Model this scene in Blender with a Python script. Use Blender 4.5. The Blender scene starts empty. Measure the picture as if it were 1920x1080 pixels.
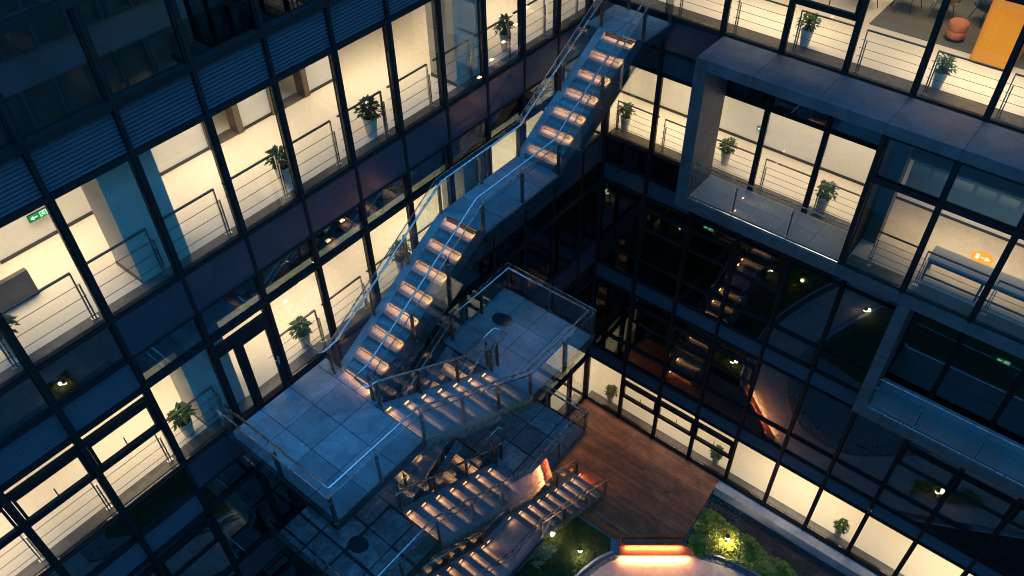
import bpy, math, random
from mathutils import Vector, Matrix
random.seed(7)
SC = bpy.context.scene
COL = SC.collection
# ------------------------------------------------------------------ camera
YAW, PITCH, ROLL, FPX = 2.2634691, 0.7726064, -0.0195442, 1562.23
CAM = Vector((11.256843, -17.955830, 26.844384))
_f = Vector((math.cos(PITCH)*math.cos(YAW), math.cos(PITCH)*math.sin(YAW), -math.sin(PITCH)))
_r = Vector((math.sin(YAW), -math.cos(YAW), 0)); _u = _r.cross(_f)
_r2 = _r*math.cos(ROLL) + _u*math.sin(ROLL); _u2 = -_r*math.sin(ROLL) + _u*math.cos(ROLL)
cd = bpy.data.cameras.new('camera'); cam = bpy.data.objects.new('camera', cd); COL.objects.link(cam)
m = Matrix((( _r2.x, _u2.x, -_f.x, CAM.x), (_r2.y, _u2.y, -_f.y, CAM.y), (_r2.z, _u2.z, -_f.z, CAM.z), (0, 0, 0, 1)))
cam.matrix_world = m
cd.sensor_width = 36; cd.lens = FPX/1920*36; cd.clip_end = 2000; cd.clip_start = .1
cd.shift_x = -(963.23-960)/1920; cd.shift_y = (539.66-540)/1920
SC.camera = cam
# ------------------------------------------------------------------ dusk sky
SKY = 0.15; EXPO = 4.15; KX = 2**-EXPO
w = bpy.data.worlds.new('World'); SC.world = w; w.use_nodes = True
nt = w.node_tree; nt.nodes.clear()
sky = nt.nodes.new('ShaderNodeTexSky'); sky.sky_type = 'NISHITA'; sky.sun_disc = False
sky.sun_elevation = math.radians(8.0); sky.sun_rotation = math.radians(315)
sky.altitude = 0; sky.air_density = 3.0; sky.dust_density = 0; sky.ozone_density = 4.0
hs = nt.nodes.new('ShaderNodeMix'); hs.data_type = 'RGBA'; hs.blend_type = 'MULTIPLY'
hs.inputs['Factor'].default_value = 1; hs.inputs['B'].default_value = (.09, .43, 1.0, 1)
bg = nt.nodes.new('ShaderNodeBackground'); bg.inputs[1].default_value = SKY
wo = nt.nodes.new('ShaderNodeOutputWorld')
nt.links.new(sky.outputs[0], hs.inputs['A']); nt.links.new(hs.outputs['Result'], bg.inputs[0]); nt.links.new(bg.outputs[0], wo.inputs[0])
SC.view_settings.view_transform = 'Standard'; SC.view_settings.look = 'None'
SC.view_settings.exposure = EXPO; SC.view_settings.gamma = 1; SC.view_settings.use_curve_mapping = False
cy = SC.cycles
cy.use_denoising = True
cy.max_bounces = 7; cy.diffuse_bounces = 3; cy.glossy_bounces = 3; cy.transmission_bounces = 2
cy.transparent_max_bounces = 28
cy.sample_clamp_indirect = 4; cy.sample_clamp_direct = 0
cy.caustics_reflective = False; cy.caustics_refractive = False
cy.use_light_tree = True
cy.filter_width = 1.0; cy.adaptive_threshold = .006
cy.denoising_prefilter = 'ACCURATE'; cy.denoising_input_passes = 'RGB_ALBEDO_NORMAL'
WARM = (1.0, .75, .50)
WARMER = (1.0, .46, .17)

# ------------------------------------------------------------------ materials
MATS = {}
def mat(name, col, rough=.6, metal=0., var=.0, scale=8., bump=0., bscale=60., spec=.5, detail=4., coord='Object', stretch=None, stain=0.):
    if name in MATS: return MATS[name]
    m = bpy.data.materials.new(name); m.use_nodes = True; MATS[name] = m
    t = m.node_tree; b = t.nodes['Principled BSDF']
    b.inputs['Base Color'].default_value = (*col, 1); b.inputs['Roughness'].default_value = rough
    b.inputs['Metallic'].default_value = metal; b.inputs['Specular IOR Level'].default_value = spec
    if var or bump:
        tc = t.nodes.new('ShaderNodeNewGeometry'); src = tc.outputs['Position']
        if stretch:
            mp = t.nodes.new('ShaderNodeMapping'); mp.inputs['Scale'].default_value = stretch
            t.links.new(src, mp.inputs[0]); src = mp.outputs[0]
    if var:
        n = t.nodes.new('ShaderNodeTexNoise'); n.inputs['Scale'].default_value = scale; n.inputs['Detail'].default_value = detail
        n.inputs['Roughness'].default_value = .65
        t.links.new(src, n.inputs['Vector'])
        r = t.nodes.new('ShaderNodeMapRange'); r.inputs[1].default_value = .3; r.inputs[2].default_value = .7
        r.inputs[3].default_value = 1-var; r.inputs[4].default_value = 1+var
        t.links.new(n.outputs[0], r.inputs[0])
        # per-object tone
        oi = t.nodes.new('ShaderNodeObjectInfo'); r2 = t.nodes.new('ShaderNodeMapRange')
        r2.inputs[3].default_value = 1-var*.5; r2.inputs[4].default_value = 1+var*.5
        t.links.new(oi.outputs['Random'], r2.inputs[0])
        mm = t.nodes.new('ShaderNodeMath'); mm.operation = 'MULTIPLY'
        t.links.new(r.outputs[0], mm.inputs[0]); t.links.new(r2.outputs[0], mm.inputs[1])
        if stain:
            n3 = t.nodes.new('ShaderNodeTexNoise'); n3.inputs['Scale'].default_value = 1.7; n3.inputs['Detail'].default_value = 7; n3.inputs['Roughness'].default_value = .7
            n3.inputs['Distortion'].default_value = .6
            t.links.new(tc.outputs['Position'], n3.inputs['Vector']); r3 = t.nodes.new('ShaderNodeMapRange'); r3.inputs[1].default_value = .38; r3.inputs[2].default_value = .62
            r3.inputs[3].default_value = 1-stain; r3.inputs[4].default_value = 1+stain*.5; t.links.new(n3.outputs[0], r3.inputs[0])
            m3 = t.nodes.new('ShaderNodeMath'); m3.operation = 'MULTIPLY'; t.links.new(mm.outputs[0], m3.inputs[0]); t.links.new(r3.outputs[0], m3.inputs[1]); mm = m3
        v = t.nodes.new('ShaderNodeVectorMath'); v.operation = 'SCALE'; v.inputs[0].default_value = col
        t.links.new(mm.outputs[0], v.inputs['Scale']); t.links.new(v.outputs[0], b.inputs['Base Color'])
        rr = t.nodes.new('ShaderNodeMapRange'); rr.inputs[3].default_value = max(0.03, rough-.12); rr.inputs[4].default_value = min(1, rough+.12)
        t.links.new(n.outputs[0], rr.inputs[0]); t.links.new(rr.outputs[0], b.inputs['Roughness'])
    if bump:
        n2 = t.nodes.new('ShaderNodeTexNoise'); n2.inputs['Scale'].default_value = bscale; n2.inputs['Detail'].default_value = 3
        t.links.new(src, n2.inputs['Vector'])
        bp = t.nodes.new('ShaderNodeBump'); bp.inputs['Strength'].default_value = bump; bp.inputs['Distance'].default_value = .01
        t.links.new(n2.outputs[0], bp.inputs['Height']); t.links.new(bp.outputs[0], b.inputs['Normal'])
    return m
def emit(name, col, s):
    if name in MATS: return MATS[name]
    m = bpy.data.materials.new(name); m.use_nodes = True; MATS[name] = m
    t = m.node_tree; t.nodes.clear(); e = t.nodes.new('ShaderNodeEmission'); o = t.nodes.new('ShaderNodeOutputMaterial')
    e.inputs[0].default_value = (*col, 1); e.inputs[1].default_value = s*KX; t.links.new(e.outputs[0], o.inputs[0]); return m
def glass(name, tint, ior=1.55):
    if name in MATS: return MATS[name]
    m = bpy.data.materials.new(name); m.use_nodes = True; MATS[name] = m
    t = m.node_tree; t.nodes.clear(); N = t.nodes.new; L = t.links.new
    o = N('ShaderNodeOutputMaterial'); mx = N('ShaderNodeMixShader'); tr = N('ShaderNodeBsdfTransparent'); g = N('ShaderNodeBsdfGlossy')
    tr.inputs[0].default_value = (*tint, 1); g.inputs['Roughness'].default_value = 0.0; g.inputs[0].default_value = (.95, .97, 1, 1)
    geo = N('ShaderNodeNewGeometry'); mr = N('ShaderNodeMapRange'); mr.inputs[3].default_value = ior; mr.inputs[4].default_value = 1/ior
    L(geo.outputs['Backfacing'], mr.inputs[0]); fr = N('ShaderNodeFresnel'); L(mr.outputs[0], fr.inputs['IOR'])
    nz = N('ShaderNodeTexNoise'); nz.noise_dimensions = '4D'; oi = N('ShaderNodeObjectInfo'); mw = N('ShaderNodeMath'); mw.operation = 'MULTIPLY'; mw.inputs[1].default_value = 37; L(oi.outputs['Random'], mw.inputs[0]); L(mw.outputs[0], nz.inputs['W']); nz.inputs['Scale'].default_value = .9; nz.inputs['Detail'].default_value = 1
    tc = N('ShaderNodeTexCoord'); L(tc.outputs['Object'], nz.inputs['Vector'])
    bp = N('ShaderNodeBump'); bp.inputs['Strength'].default_value = .03; bp.inputs['Distance'].default_value = .02
    L(nz.outputs[0], bp.inputs['Height']); L(bp.outputs[0], g.inputs['Normal'])
    L(fr.outputs[0], mx.inputs[0]); L(tr.outputs[0], mx.inputs[1]); L(g.outputs[0], mx.inputs[2]); L(mx.outputs[0], o.inputs[0])
    return m
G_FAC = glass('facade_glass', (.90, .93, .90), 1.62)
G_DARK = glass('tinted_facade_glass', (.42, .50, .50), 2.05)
G_RAIL = glass('railing_glass', (.85, .91, .92), 1.5)
FRAME = mat('dark_metal_frame', (.012, .011, .011), .6, .0, .15, 3, spec=.12)
PANEL = mat('blue_grey_metal_panel', (.034, .031, .042), .33, .0, .14, 1.2, .03, 40, spec=.5, stain=0.15)
CLAD = mat('grey_metal_cladding', (.078, .078, .082), .5, .25, .14, 1.6, .05, 30, stain=0.28)
LOUV = mat('louver_metal', (.036, .038, .048), .5, .0, .12, 3, spec=.25)
CREAM = mat('cream_terrazzo_floor', (.66, .60, .52), .32, 0, .07, 22, detail=6)
LEDGE = mat('dark_sill_stone', (.10, .088, .075), .22, 0, .2, 6)
WHITEW = mat('white_plaster', (.78, .76, .72), .7, 0, .03, 2)
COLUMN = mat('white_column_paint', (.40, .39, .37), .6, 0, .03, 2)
BASEB = mat('dark_baseboard', (.03, .027, .024), .4)
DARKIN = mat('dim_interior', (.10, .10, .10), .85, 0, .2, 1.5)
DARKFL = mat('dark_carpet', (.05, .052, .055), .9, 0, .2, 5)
SLABM = mat('concealed_slab', (.03, .03, .032), .9)
BRONZE = mat('bronze_door_lining', (.16, .13, .10), .4, .5, .1, 3)
CARPET = mat('grey_carpet', (.11, .10, .08), .95, 0, .35, 26, .3, 200, detail=8, stretch=(1, 6, 1))
WOODF = mat('pale_oak_floor', (.50, .42, .33), .5, 0, .13, 7, detail=6, stretch=(9, .5, 1), stain=0.1)
GRAN = mat('grey_granite', (.21, .215, .21), .62, 0, .3, 34, .12, 140, detail=10, stain=0.3)
GRAN2 = mat('weathered_granite_paver', (.14, .147, .147), .68, 0, .45, 9, .15, 120, detail=12, stain=0.45)
GRANL = mat('pale_granite', (.30, .30, .31), .6, 0, .18, 30, .08, 140, detail=8, stain=0.2)
STEELP = mat('painted_steel_plate', (.03, .03, .032), .55, .0, .15, 3)
BRSTEEL = mat('brown_steel_post', (.16, .125, .10), .33, .75, .12, 5)
STAIN = mat('stainless_steel', (.52, .49, .46), .27, 1.0, .05, 4)
BLACK = mat('black_rubber', (.012, .012, .012), .5)
DECKW = mat('ipe_timber', (.30, .08, .032), .5, 0, .55, 5, .25, 40, detail=8, stretch=(.8, 14, 14), stain=0.35)
PAVE = mat('pink_grey_concrete', (.42, .31, .26), .75, 0, .16, 16, .1, 120, detail=10, stain=0.22)
SOIL = mat('dark_soil', (.03, .024, .018), .95, 0, .5, 14, .6, 60)
PEB = mat('river_pebbles', (.11, .11, .105), .45, 0, .5, 14)
GRASSM = mat('grass_blades', (.07, .09, .015), .65, 0, .5, 3)
LEAF = mat('glossy_plant_leaf', (.055, .12, .022), .38, 0, .4, 9)
SHRUB = mat('yellow_green_shrub_leaf', (.15, .16, .012), .5, 0, .7, 7)
MULCH = mat('purple_brown_groundcover', (.045, .032, .030), .9, 0, .6, 9)
POT = mat('white_ceramic_pot', (.62, .54, .47), .35)
ORANGE = mat('orange_felt', (.68, .29, .008), .8, 0, .08, 30)
PEACH = mat('peach_upholstery', (.60, .20, .09), .8, 0, .1, 20)
LGREY = mat('light_grey_upholstery', (.55, .53, .47), .8, 0, .08, 20)
BENCHM = mat('grey_laminate', (.34, .33, .32), .5, 0, .06, 9)
GRNE = emit('exit_sign_green', (.05, .9, .16), 2.2)
GRNW = emit('exit_sign_pale', (.55, 1.0, .62), 2.2)
SIGNY = mat('amber_floor_decal', (.80, .33, .01), .6)
WHITEP = mat('white_print', (.8, .8, .78), .6)
LENS = emit('warm_lamp_lens', WARMER, 2.2)
LEDM = emit('amber_led_strip', (1.0, .40, .06), 3.2)
CEIL = emit('ceiling_light_diffuser', WARM, .8)

# ------------------------------------------------------------------ mesh helpers
class MB:
    def __init__(s): s.v = []; s.f = []
    def box(s, x0, x1, y0, y1, z0, z1):
        n = len(s.v)
        s.v += [(x0,y0,z0),(x1,y0,z0),(x1,y1,z0),(x0,y1,z0),(x0,y0,z1),(x1,y0,z1),(x1,y1,z1),(x0,y1,z1)]
        s.f += [tuple(n+i for i in q) for q in ((0,3,2,1),(4,5,6,7),(0,1,5,4),(1,2,6,5),(2,3,7,6),(3,0,4,7))]; return s
    def prism(s, pts, z0, z1):            # ccw polygon in xy
        n = len(s.v); k = len(pts)
        s.v += [(p[0], p[1], z0) for p in pts] + [(p[0], p[1], z1) for p in pts]
        s.f.append(tuple(n+k-1-i for i in range(k))); s.f.append(tuple(n+k+i for i in range(k)))
        for i in range(k): j = (i+1) % k; s.f.append((n+i, n+j, n+k+j, n+k+i))
        return s
    def prismx(s, pts, x0, x1):           # polygon in (y,z) ccw seen from +x, extruded in x
        n = len(s.v); k = len(pts)
        s.v += [(x0, p[0], p[1]) for p in pts] + [(x1, p[0], p[1]) for p in pts]
        s.f.append(tuple(n+k-1-i for i in range(k))); s.f.append(tuple(n+k+i for i in range(k)))
        for i in range(k): j = (i+1) % k; s.f.append((n+i, n+j, n+k+j, n+k+i))
        return s
    def tube(s, path, r, seg=8, closed=False):
        P = [Vector(p) for p in path]; n0 = len(s.v); k = len(P)
        for i, p in enumerate(P):
            d = (P[min(i+1, k-1)] - P[max(i-1, 0)])
            if d.length < 1e-6: d = Vector((0, 0, 1))
            d.normalize(); a = Vector((0, 0, 1)) if abs(d.z) < .9 else Vector((1, 0, 0))
            u = d.cross(a).normalized(); v = u.cross(d)
            rr = r[i] if isinstance(r, (list, tuple)) else r
            if 0 < i < k-1 and not isinstance(r, (list, tuple)):
                c = (P[i]-P[i-1]).normalized().dot(d); rr = r/max(.6, c)
            for j in range(seg):
                t = 2*math.pi*j/seg; s.v.append(tuple(p + u*math.cos(t)*rr + v*math.sin(t)*rr))
        for i in range(k-1):
            for j in range(seg):
                a = n0+i*seg+j; b = n0+i*seg+(j+1) % seg; s.f.append((a, b, b+seg, a+seg))
        s.f.append(tuple(n0+seg-1-j for j in range(seg))); s.f.append(tuple(n0+(k-1)*seg+j for j in range(seg)))
        return s
    def lathe(s, prof, c=(0, 0, 0), seg=20):
        n0 = len(s.v); k = len(prof)
        for r, z in prof:
            for j in range(seg):
                t = 2*math.pi*j/seg; s.v.append((c[0]+r*math.cos(t), c[1]+r*math.sin(t), c[2]+z))
        for i in range(k-1):
            for j in range(seg):
                a = n0+i*seg+j; b = n0+i*seg+(j+1) % seg; s.f.append((a, b, b+seg, a+seg))
        s.f.append(tuple(n0+seg-1-j for j in range(seg))); s.f.append(tuple(n0+(k-1)*seg+j for j in range(seg)))
        return s
    def mesh(s, name, mt, smooth=False):
        me = bpy.data.meshes.new(name); me.from_pydata(s.v, [], s.f); me.materials.append(mt)
        if smooth: me.polygons.foreach_set('use_smooth', [True]*len(me.polygons))
        me.update(); return me
def link(name, me, parent=None, loc=(0, 0, 0), rz=0.):
    o = bpy.data.objects.new(name, me); COL.objects.link(o)
    if parent is not None:
        o.parent = parent
    o.location = loc; o.rotation_euler = (0, 0, rz); return o
def add(name, mb, mt, parent=None, loc=(0, 0, 0), smooth=False, world=False):
    """world=True: mesh in world coordinates under an unrotated parent chain"""
    me = mb.mesh(name, mt, smooth)
    if world and parent is not None:
        q = Vector((0, 0, 0)); p = parent
        while p is not None: q += p.location; p = p.parent
        return link(name, me, parent, -q)
    return link(name, me, parent, loc)
def bev(o, wd=.01, seg=2):
    b = o.modifiers.new('bevel', 'BEVEL'); b.width = wd; b.segments = seg; b.limit_method = 'ANGLE'; return o
def tag(o, label, cat=None, group=None, kind=None):
    if label: o['label'] = label
    if cat: o['category'] = cat
    if group: o['group'] = group
    if kind: o['kind'] = kind
    return o
def thing(name, label, cat, loc=(0, 0, 0), rz=0., group=None):
    o = link(name, None, None, loc, rz); o.empty_display_size = .2
    return tag(o, label, cat, group)
CACHE = {}
def cbox(key_name, sx, sy, sz, mt):
    """shared-mesh box, origin at min corner"""
    k = (mt.name, round(sx, 4), round(sy, 4), round(sz, 4))
    if k not in CACHE: CACHE[k] = MB().box(0, sx, 0, sy, 0, sz).mesh(key_name, mt)
    return CACHE[k]
def part(name, parent, x0, x1, y0, y1, z0, z1, mt, off=(0, 0, 0)):
    return link(name, cbox(name, x1-x0, y1-y0, z1-z0, mt), parent, (x0-off[0], y0-off[1], z0-off[2]))
def area(name, parent, loc, rot, sx, sy, power, col, spread=180):
    d = bpy.data.lights.new(name, 'AREA'); d.shape = 'RECTANGLE'; d.size = sx; d.size_y = sy; d.energy = power*KX; d.color = col
    d.spread = math.radians(spread)
    o = bpy.data.objects.new(name, d); COL.objects.link(o); o.parent = parent; o.location = loc; o.rotation_euler = rot; return o

# ------------------------------------------------------------------ ground
GZ = -.40
g = add('ground', MB().box(-150, 220, -220, 150, GZ-.5, GZ-.03), mat('asphalt_concrete', (.20, .20, .20), .8, 0, .3, .4)); tag(g, None, kind='structure')
def smooth_path(pts, n=6):
    out = []
    P = [Vector((a, b, 0)) for a, b in pts]; P = [2*P[0]-P[1]] + P + [2*P[-1]-P[-2]]
    for i in range(1, len(P)-2):
        for k in range(n):
            t = k/n; a, b, c, d = P[i-1:i+3]
            q = .5*((2*b)+(-a+c)*t+(2*a-5*b+4*c-d)*t*t+(-a+3*b-3*c+d)*t**3); out.append((q.x, q.y))
    out.append(pts[-1]); return out
PATH_L = smooth_path([(4.86, -4.74), (4.58, -5.3), (4.42, -5.95), (4.22, -7.2), (4.15, -8.6), (4.4, -10.2), (5.05, -12.3), (6.2, -15), (8, -18.5)])
PATH_R = smooth_path([(6.96, -3.06), (7.66, -2.80), (8.29, -2.63), (9.2, -2.55), (10.5, -2.75), (12.5, -3.4), (16, -5.2), (21, -8)])
CORE = smooth_path([(9.6, -16.5), (7.9, -14), (6.86, -12.1), (6.5, -10.9), (6.09, -9.7), (5.83, -8.4), (5.80, -7.4), (5.99, -6.12), (6.54, -5.10), (7.29, -4.40), (8.13, -4.15), (8.98, -4.20), (9.78, -4.55), (10.68, -5.25), (13, -7.4), (17.5, -11)])
def flat(name, pts, z, mt, th=.02):
    o = add(name, MB().prism(pts, z-th, z), mt); return o
pav_o = flat('path', [(8, -18.5), (21, -18.5)] + PATH_R[::-1] + PATH_L[:-1], GZ, PAVE); tag(pav_o, None, kind='structure')
core_o = flat('plaza', CORE + [(17.5, -16.5)], GZ+.02, mat('dark_concrete', (.16, .15, .145), .8, 0, .2, 12, .1, 120)); tag(core_o, None, kind='structure')

# ------------------------------------------------------------------ building wings
LV = [.18+4.18*k for k in range(6)]
ORD = ['first', 'second', 'third', 'fourth', 'fifth', 'sixth', 'seventh', 'eighth', 'ninth', 'tenth', 'eleventh', 'twelfth', 'thirteenth', 'fourteenth', 'fifteenth', 'sixteenth', 'seventeenth', 'eighteenth', 'nineteenth']
wA = thing('office_wing', 'left wing of the glazed office block, with two brightly lit floors beside the outdoor stairs', 'building', (0, 0, 0), math.pi/2)
wB = thing('office_wing', 'right wing of the office block, with two projecting grey box frames above the timber deck', 'building', (0, 0, 0), 0)
def fbars(w_, h, t, d, extra=()):
    """rectangular frame in local x/z plane with extra horizontal bars"""
    m = MB(); m.box(0, w_, 0, d, 0, t); m.box(0, w_, 0, d, h-t, h); m.box(0, t, 0, d, t, h-t); m.box(w_-t, w_, 0, d, t, h-t)
    for z in extra: m.box(t, w_-t, -.015, d+.02, z-.045, z+.045)
    return m
FR = {}
def frame_mesh(w_, h, extra=()):
    k = ('fr', round(w_, 3), round(h, 3), extra)
    if k not in FR: FR[k] = fbars(w_, h, .035, .10, extra).mesh('window', FRAME)
    return FR[k]
def vent_mesh(w_, h):
    k = ('v', round(w_, 3), round(h, 3))
    if k not in FR: FR[k] = fbars(w_, h, .05, .09).mesh('opening_sash', FRAME)
    return FR[k]
def handle_mesh():
    if 'h' not in FR:
        FR['h'] = MB().box(-.02, .02, .05, .10, -.02, .02).tube([(0, .12, 0), (0, .13, .04), (0, .12, .19)], .012, 6).mesh('handle', BLACK)
    return FR['h']
def louver_mesh(w_, h, n=12):
    k = ('l', round(w_, 3), round(h, 3))
    if k not in FR:
        m = MB(); m.box(0, w_, .10, .12, 0, h)
        for i in range(n):
            z = (i+.3)*h/n; a = len(m.v)
            m.v += [(0, .085, z+.045), (w_, .085, z+.045), (w_, .035, z), (0, .035, z), (0, .085, z+.055), (w_, .085, z+.055), (w_, .035, z+.012), (0, .035, z+.012)]
            m.f += [tuple(a+q for q in f) for f in ((0,1,2,3),(7,6,5,4),(3,2,6,7),(0,3,7,4),(1,5,6,2),(0,4,5,1))]
        FR[k] = m.mesh('louver_panel', LOUV)
    return FR[k]
def pane(parent, x, y, z, w_, h, mt, name='pane'):
    return link(name, cbox(name, w_, .024, h, mt), parent, (x, y, z))
def window(wing, s0, s1, z0, z1, gm, opening=False, d=0.):
    w_, h = s1-s0-.07, z1-z0-.05
    ex = (1.31, 2.11) if opening else ()
    wn = link('window', frame_mesh(w_, h, ex), wing, (s0+.035, d, z0+.025))
    if not opening: pane(wn, .036, .04, .036, w_-.072, h-.072, gm)
    else:
        pane(wn, .036, .04, .036, w_-.072, 1.31-.045-.037, gm)
        pane(wn, .036, .04, 2.156, w_-.072, h-.036-2.157, gm)
        v = link('opening_sash', vent_mesh(w_-.09, .71), wn, (.045, -.03, 1.356))
        link('handle', handle_mesh(), wn, (w_/2, .03, 1.33))
        pane(wn, .096, -.006, 1.407, w_-.19, .608, gm)
    return wn
def gband(wing, s0, s1, z0, z1, gm=None, d=0.):
    w_, h = s1-s0-.07, z1-z0-.05
    wn = link('spandrel_window', frame_mesh(w_, h), wing, (s0+.035, d, z0+.025)); pane(wn, .036, .03, .036, w_-.072, h-.072, gm or G_DARK)
def louver(wing, s0, s1, z0, z1, d=0.):
    link('louver_panel', louver_mesh(s1-s0-.09, z1-z0-.06), wing, (s0+.045, d, z0+.03))
def panel(wing, s0, s1, z0, z1, d=0., mt=None):
    part('spandrel_panel', wing, s0+.008, s1-.008, d-.01, d+.06, z0+.008, z1-.008, mt or PANEL)
def hbar(wing, s0, s1, z, d=0., t=.05, out=.05): part('transom', wing, s0, s1, d-out, d+.11, z-t/2, z+t/2, FRAME)
def mull(wing, s, z0, z1, d=0., wd=.075, out=.07, dep=.20): part('mullion', wing, s-wd/2, s+wd/2, d-out, d-out+dep, z0, z1, FRAME)
def slabs(wing, s0, s1, k, d0, d1, lit, floor_m, soff=None):
    z = LV[k]; top = z-.09
    part('floor_finish', wing, s0, s1, d0+.14, d1, top-.03, top, floor_m)
    if k > 0: part('floor_slab', wing, s0, s1, d0+.16, d1, z-1.50, top-.031, SLABM)
    # ceiling of this storey
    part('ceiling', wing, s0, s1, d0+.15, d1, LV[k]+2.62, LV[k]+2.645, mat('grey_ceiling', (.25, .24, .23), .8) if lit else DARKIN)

# ---- wing A : s = world y (negative away from the corner)
SA = [0., -1.073] + [-2.45-1.377*k for k in range(16)]
TOPZ = 25.4
for i in range(len(SA)-1):
    s1, s0 = SA[i], SA[i+1]
    left = s0 < -14.9
    for k in range(5):
        z = LV[k]; zt = LV[k+1]-(1.73 if k < 4 else 1.60)
        lit = k in (3, 4) or (k == 0 and s0 > -5)
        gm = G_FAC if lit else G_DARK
        if k == 4 and s0 < -14 and s1 < -14.5: opn = i % 2 == 0
        else: opn = (k < 4 and s1 < -14.5)
        if i == 9 and k in (1, 2, 3):       # terrace door bay
            h = zt-z+.14
            fr = MB(); W_ = s1-s0-.07
            fr.box(0, W_, 0, .10, h-.06, h); fr.box(0, .05, 0, .12, 0, h-.06); fr.box(W_-.06, W_, 0, .12, 0, h-.06)
            fr.box(.05, W_-.06, -.02, .12, 2.08, 2.30); fr.box(.42, .50, 0, .12, .06, 2.08); fr.box(.05, .42, 0, .10, 0, .06)
            wn = link('window', fr.mesh('window', FRAME), wA, (s0+.035, 0, z-.14)); pane(wn, .051, .04, 2.302, W_-.112, h-.064-2.302, gm); pane(wn, .051, .04, .062, .368, 2.016, gm)
            dm = MB(); DW = W_-.06-.51
            dm.box(0, .09, -.01, .05, 0, 2.06); dm.box(DW-.09, DW, -.01, .05, 0, 2.06); dm.box(.09, DW-.09, -.01, .05, 0, .10); dm.box(.09, DW-.09, -.01, .05, 1.96, 2.06)
            dr = link('door', dm.mesh('door', FRAME), wA, (s0+.035+.505, 0, z-.125)); pane(dr, .091, .01, .101, DW-.182, 1.858, gm)
            hm = MB(); hm.box(DW-.065, DW-.025, -.035, -.01, .86, 1.10); hm.tube([(DW-.045, -.03, 1.06), (DW-.045, -.075, 1.06), (DW-.17, -.08, 1.06)], .011, 6); hm.tube([(DW-.045, .05, 1.06), (DW-.045, .10, 1.06), (DW-.17, .11, 1.06)], .011, 6)
            add('handle', hm, STAIN, dr)
        else:
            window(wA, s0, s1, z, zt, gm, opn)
        if k < 4:
            zb = LV[k+1]-.93
            if s0 < -14.9 : louver(wA, s0, s1, zt, zb); gband(wA, s0, s1, zb, LV[k+1])
            else: gband(wA, s0, s1, zt, zb); panel(wA, s0, s1, zb, LV[k+1])
            hbar(wA, s0, s1, zb, t=.05 if left else .035, out=.04)
        else:
            zb = LV[5]-.71; louver(wA, s0, s1, zt, zb); hbar(wA, s0, s1, zb, t=.12, out=.05)
        hbar(wA, s0, s1, zt, t=.06, out=.05)
        hbar(wA, s0, s1, LV[k], t=.035 if not left else .05, out=.035)
    zb = LV[5]-.71
    window(wA, s0, s1, zb, zb+1.55, G_DARK); hbar(wA, s0, s1, zb+1.57, t=.12, out=.05)
    window(wA, s0, s1, zb+1.6, TOPZ-.2, G_DARK)
    mull(wA, s0, .0, TOPZ-.1, wd=.07 if not left else .11, out=.03 if not left else .06)
part('corner_post', wA, -.075, .0, -.08, .1, 0, TOPZ-.1, FRAME)
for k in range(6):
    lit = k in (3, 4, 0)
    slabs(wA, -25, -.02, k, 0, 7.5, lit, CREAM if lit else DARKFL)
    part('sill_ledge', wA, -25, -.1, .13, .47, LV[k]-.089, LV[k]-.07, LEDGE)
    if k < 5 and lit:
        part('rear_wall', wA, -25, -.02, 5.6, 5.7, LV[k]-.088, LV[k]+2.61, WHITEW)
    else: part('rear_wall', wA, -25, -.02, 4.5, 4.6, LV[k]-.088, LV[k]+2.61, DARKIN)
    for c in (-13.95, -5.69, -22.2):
        part('column', wA, c, c+.98, .48, 1.30, LV[k]-.088, LV[k]+2.61, COLUMN if lit else mat('dark_or_shaded_column', (.06, .06, .062), .5))  # unlit storeys: shade put into a darker copy of the column colour
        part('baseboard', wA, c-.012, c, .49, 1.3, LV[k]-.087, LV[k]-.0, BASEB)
part('roof_slab', wA, -25, 0, -.05, 7.6, TOPZ-.1, TOPZ+.25, PANEL)
# level-4 partitions behind the lit corridor
z4 = LV[4]-.088
for (a, b) in ((-24, -18.2), (-16.6, -15.9), (-15.25, -13.3), (-13.2, -12.95), (-11.9, -10.74), (-9.86, -9.07), (-8.0, -7.25)):
    part('partition_wall', wA, a, b, 2.96, 3.10, z4, z4+2.69, WHITEW); part('baseboard', wA, a, b, 2.945, 2.96, z4, z4+.07, BASEB)
part('partition_wall', wA, -13.2, -11.9, 2.96, 3.10, z4, z4+2.69, WHITEW); part('baseboard', wA, -13.2, -11.9, 2.945, 2.96, z4, z4+.07, BASEB)
for (a, b) in ((-10.74, -9.86), (-9.07, -8.0)):
    for s in (a, b-.14): part('door_lining', wA, s, s+.14, 2.90, 3.2, z4, z4+2.65, BRONZE)
    part('threshold', wA, a+.14, b-.14, 2.92, 3.25, z4, z4+.012, LEDGE)
part('lift_door', wA, -9.0, -8.5, 4.6, 4.7, z4, z4+2.3, BRONZE); part('lift_door', wA, -8.48, -7.9, 4.6, 4.7, z4, z4+2.3, BRONZE)
part('partition_wall', wA, -16.0, -15.2, 1.7, 1.8, z4, z4+.55, LEDGE)

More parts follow.
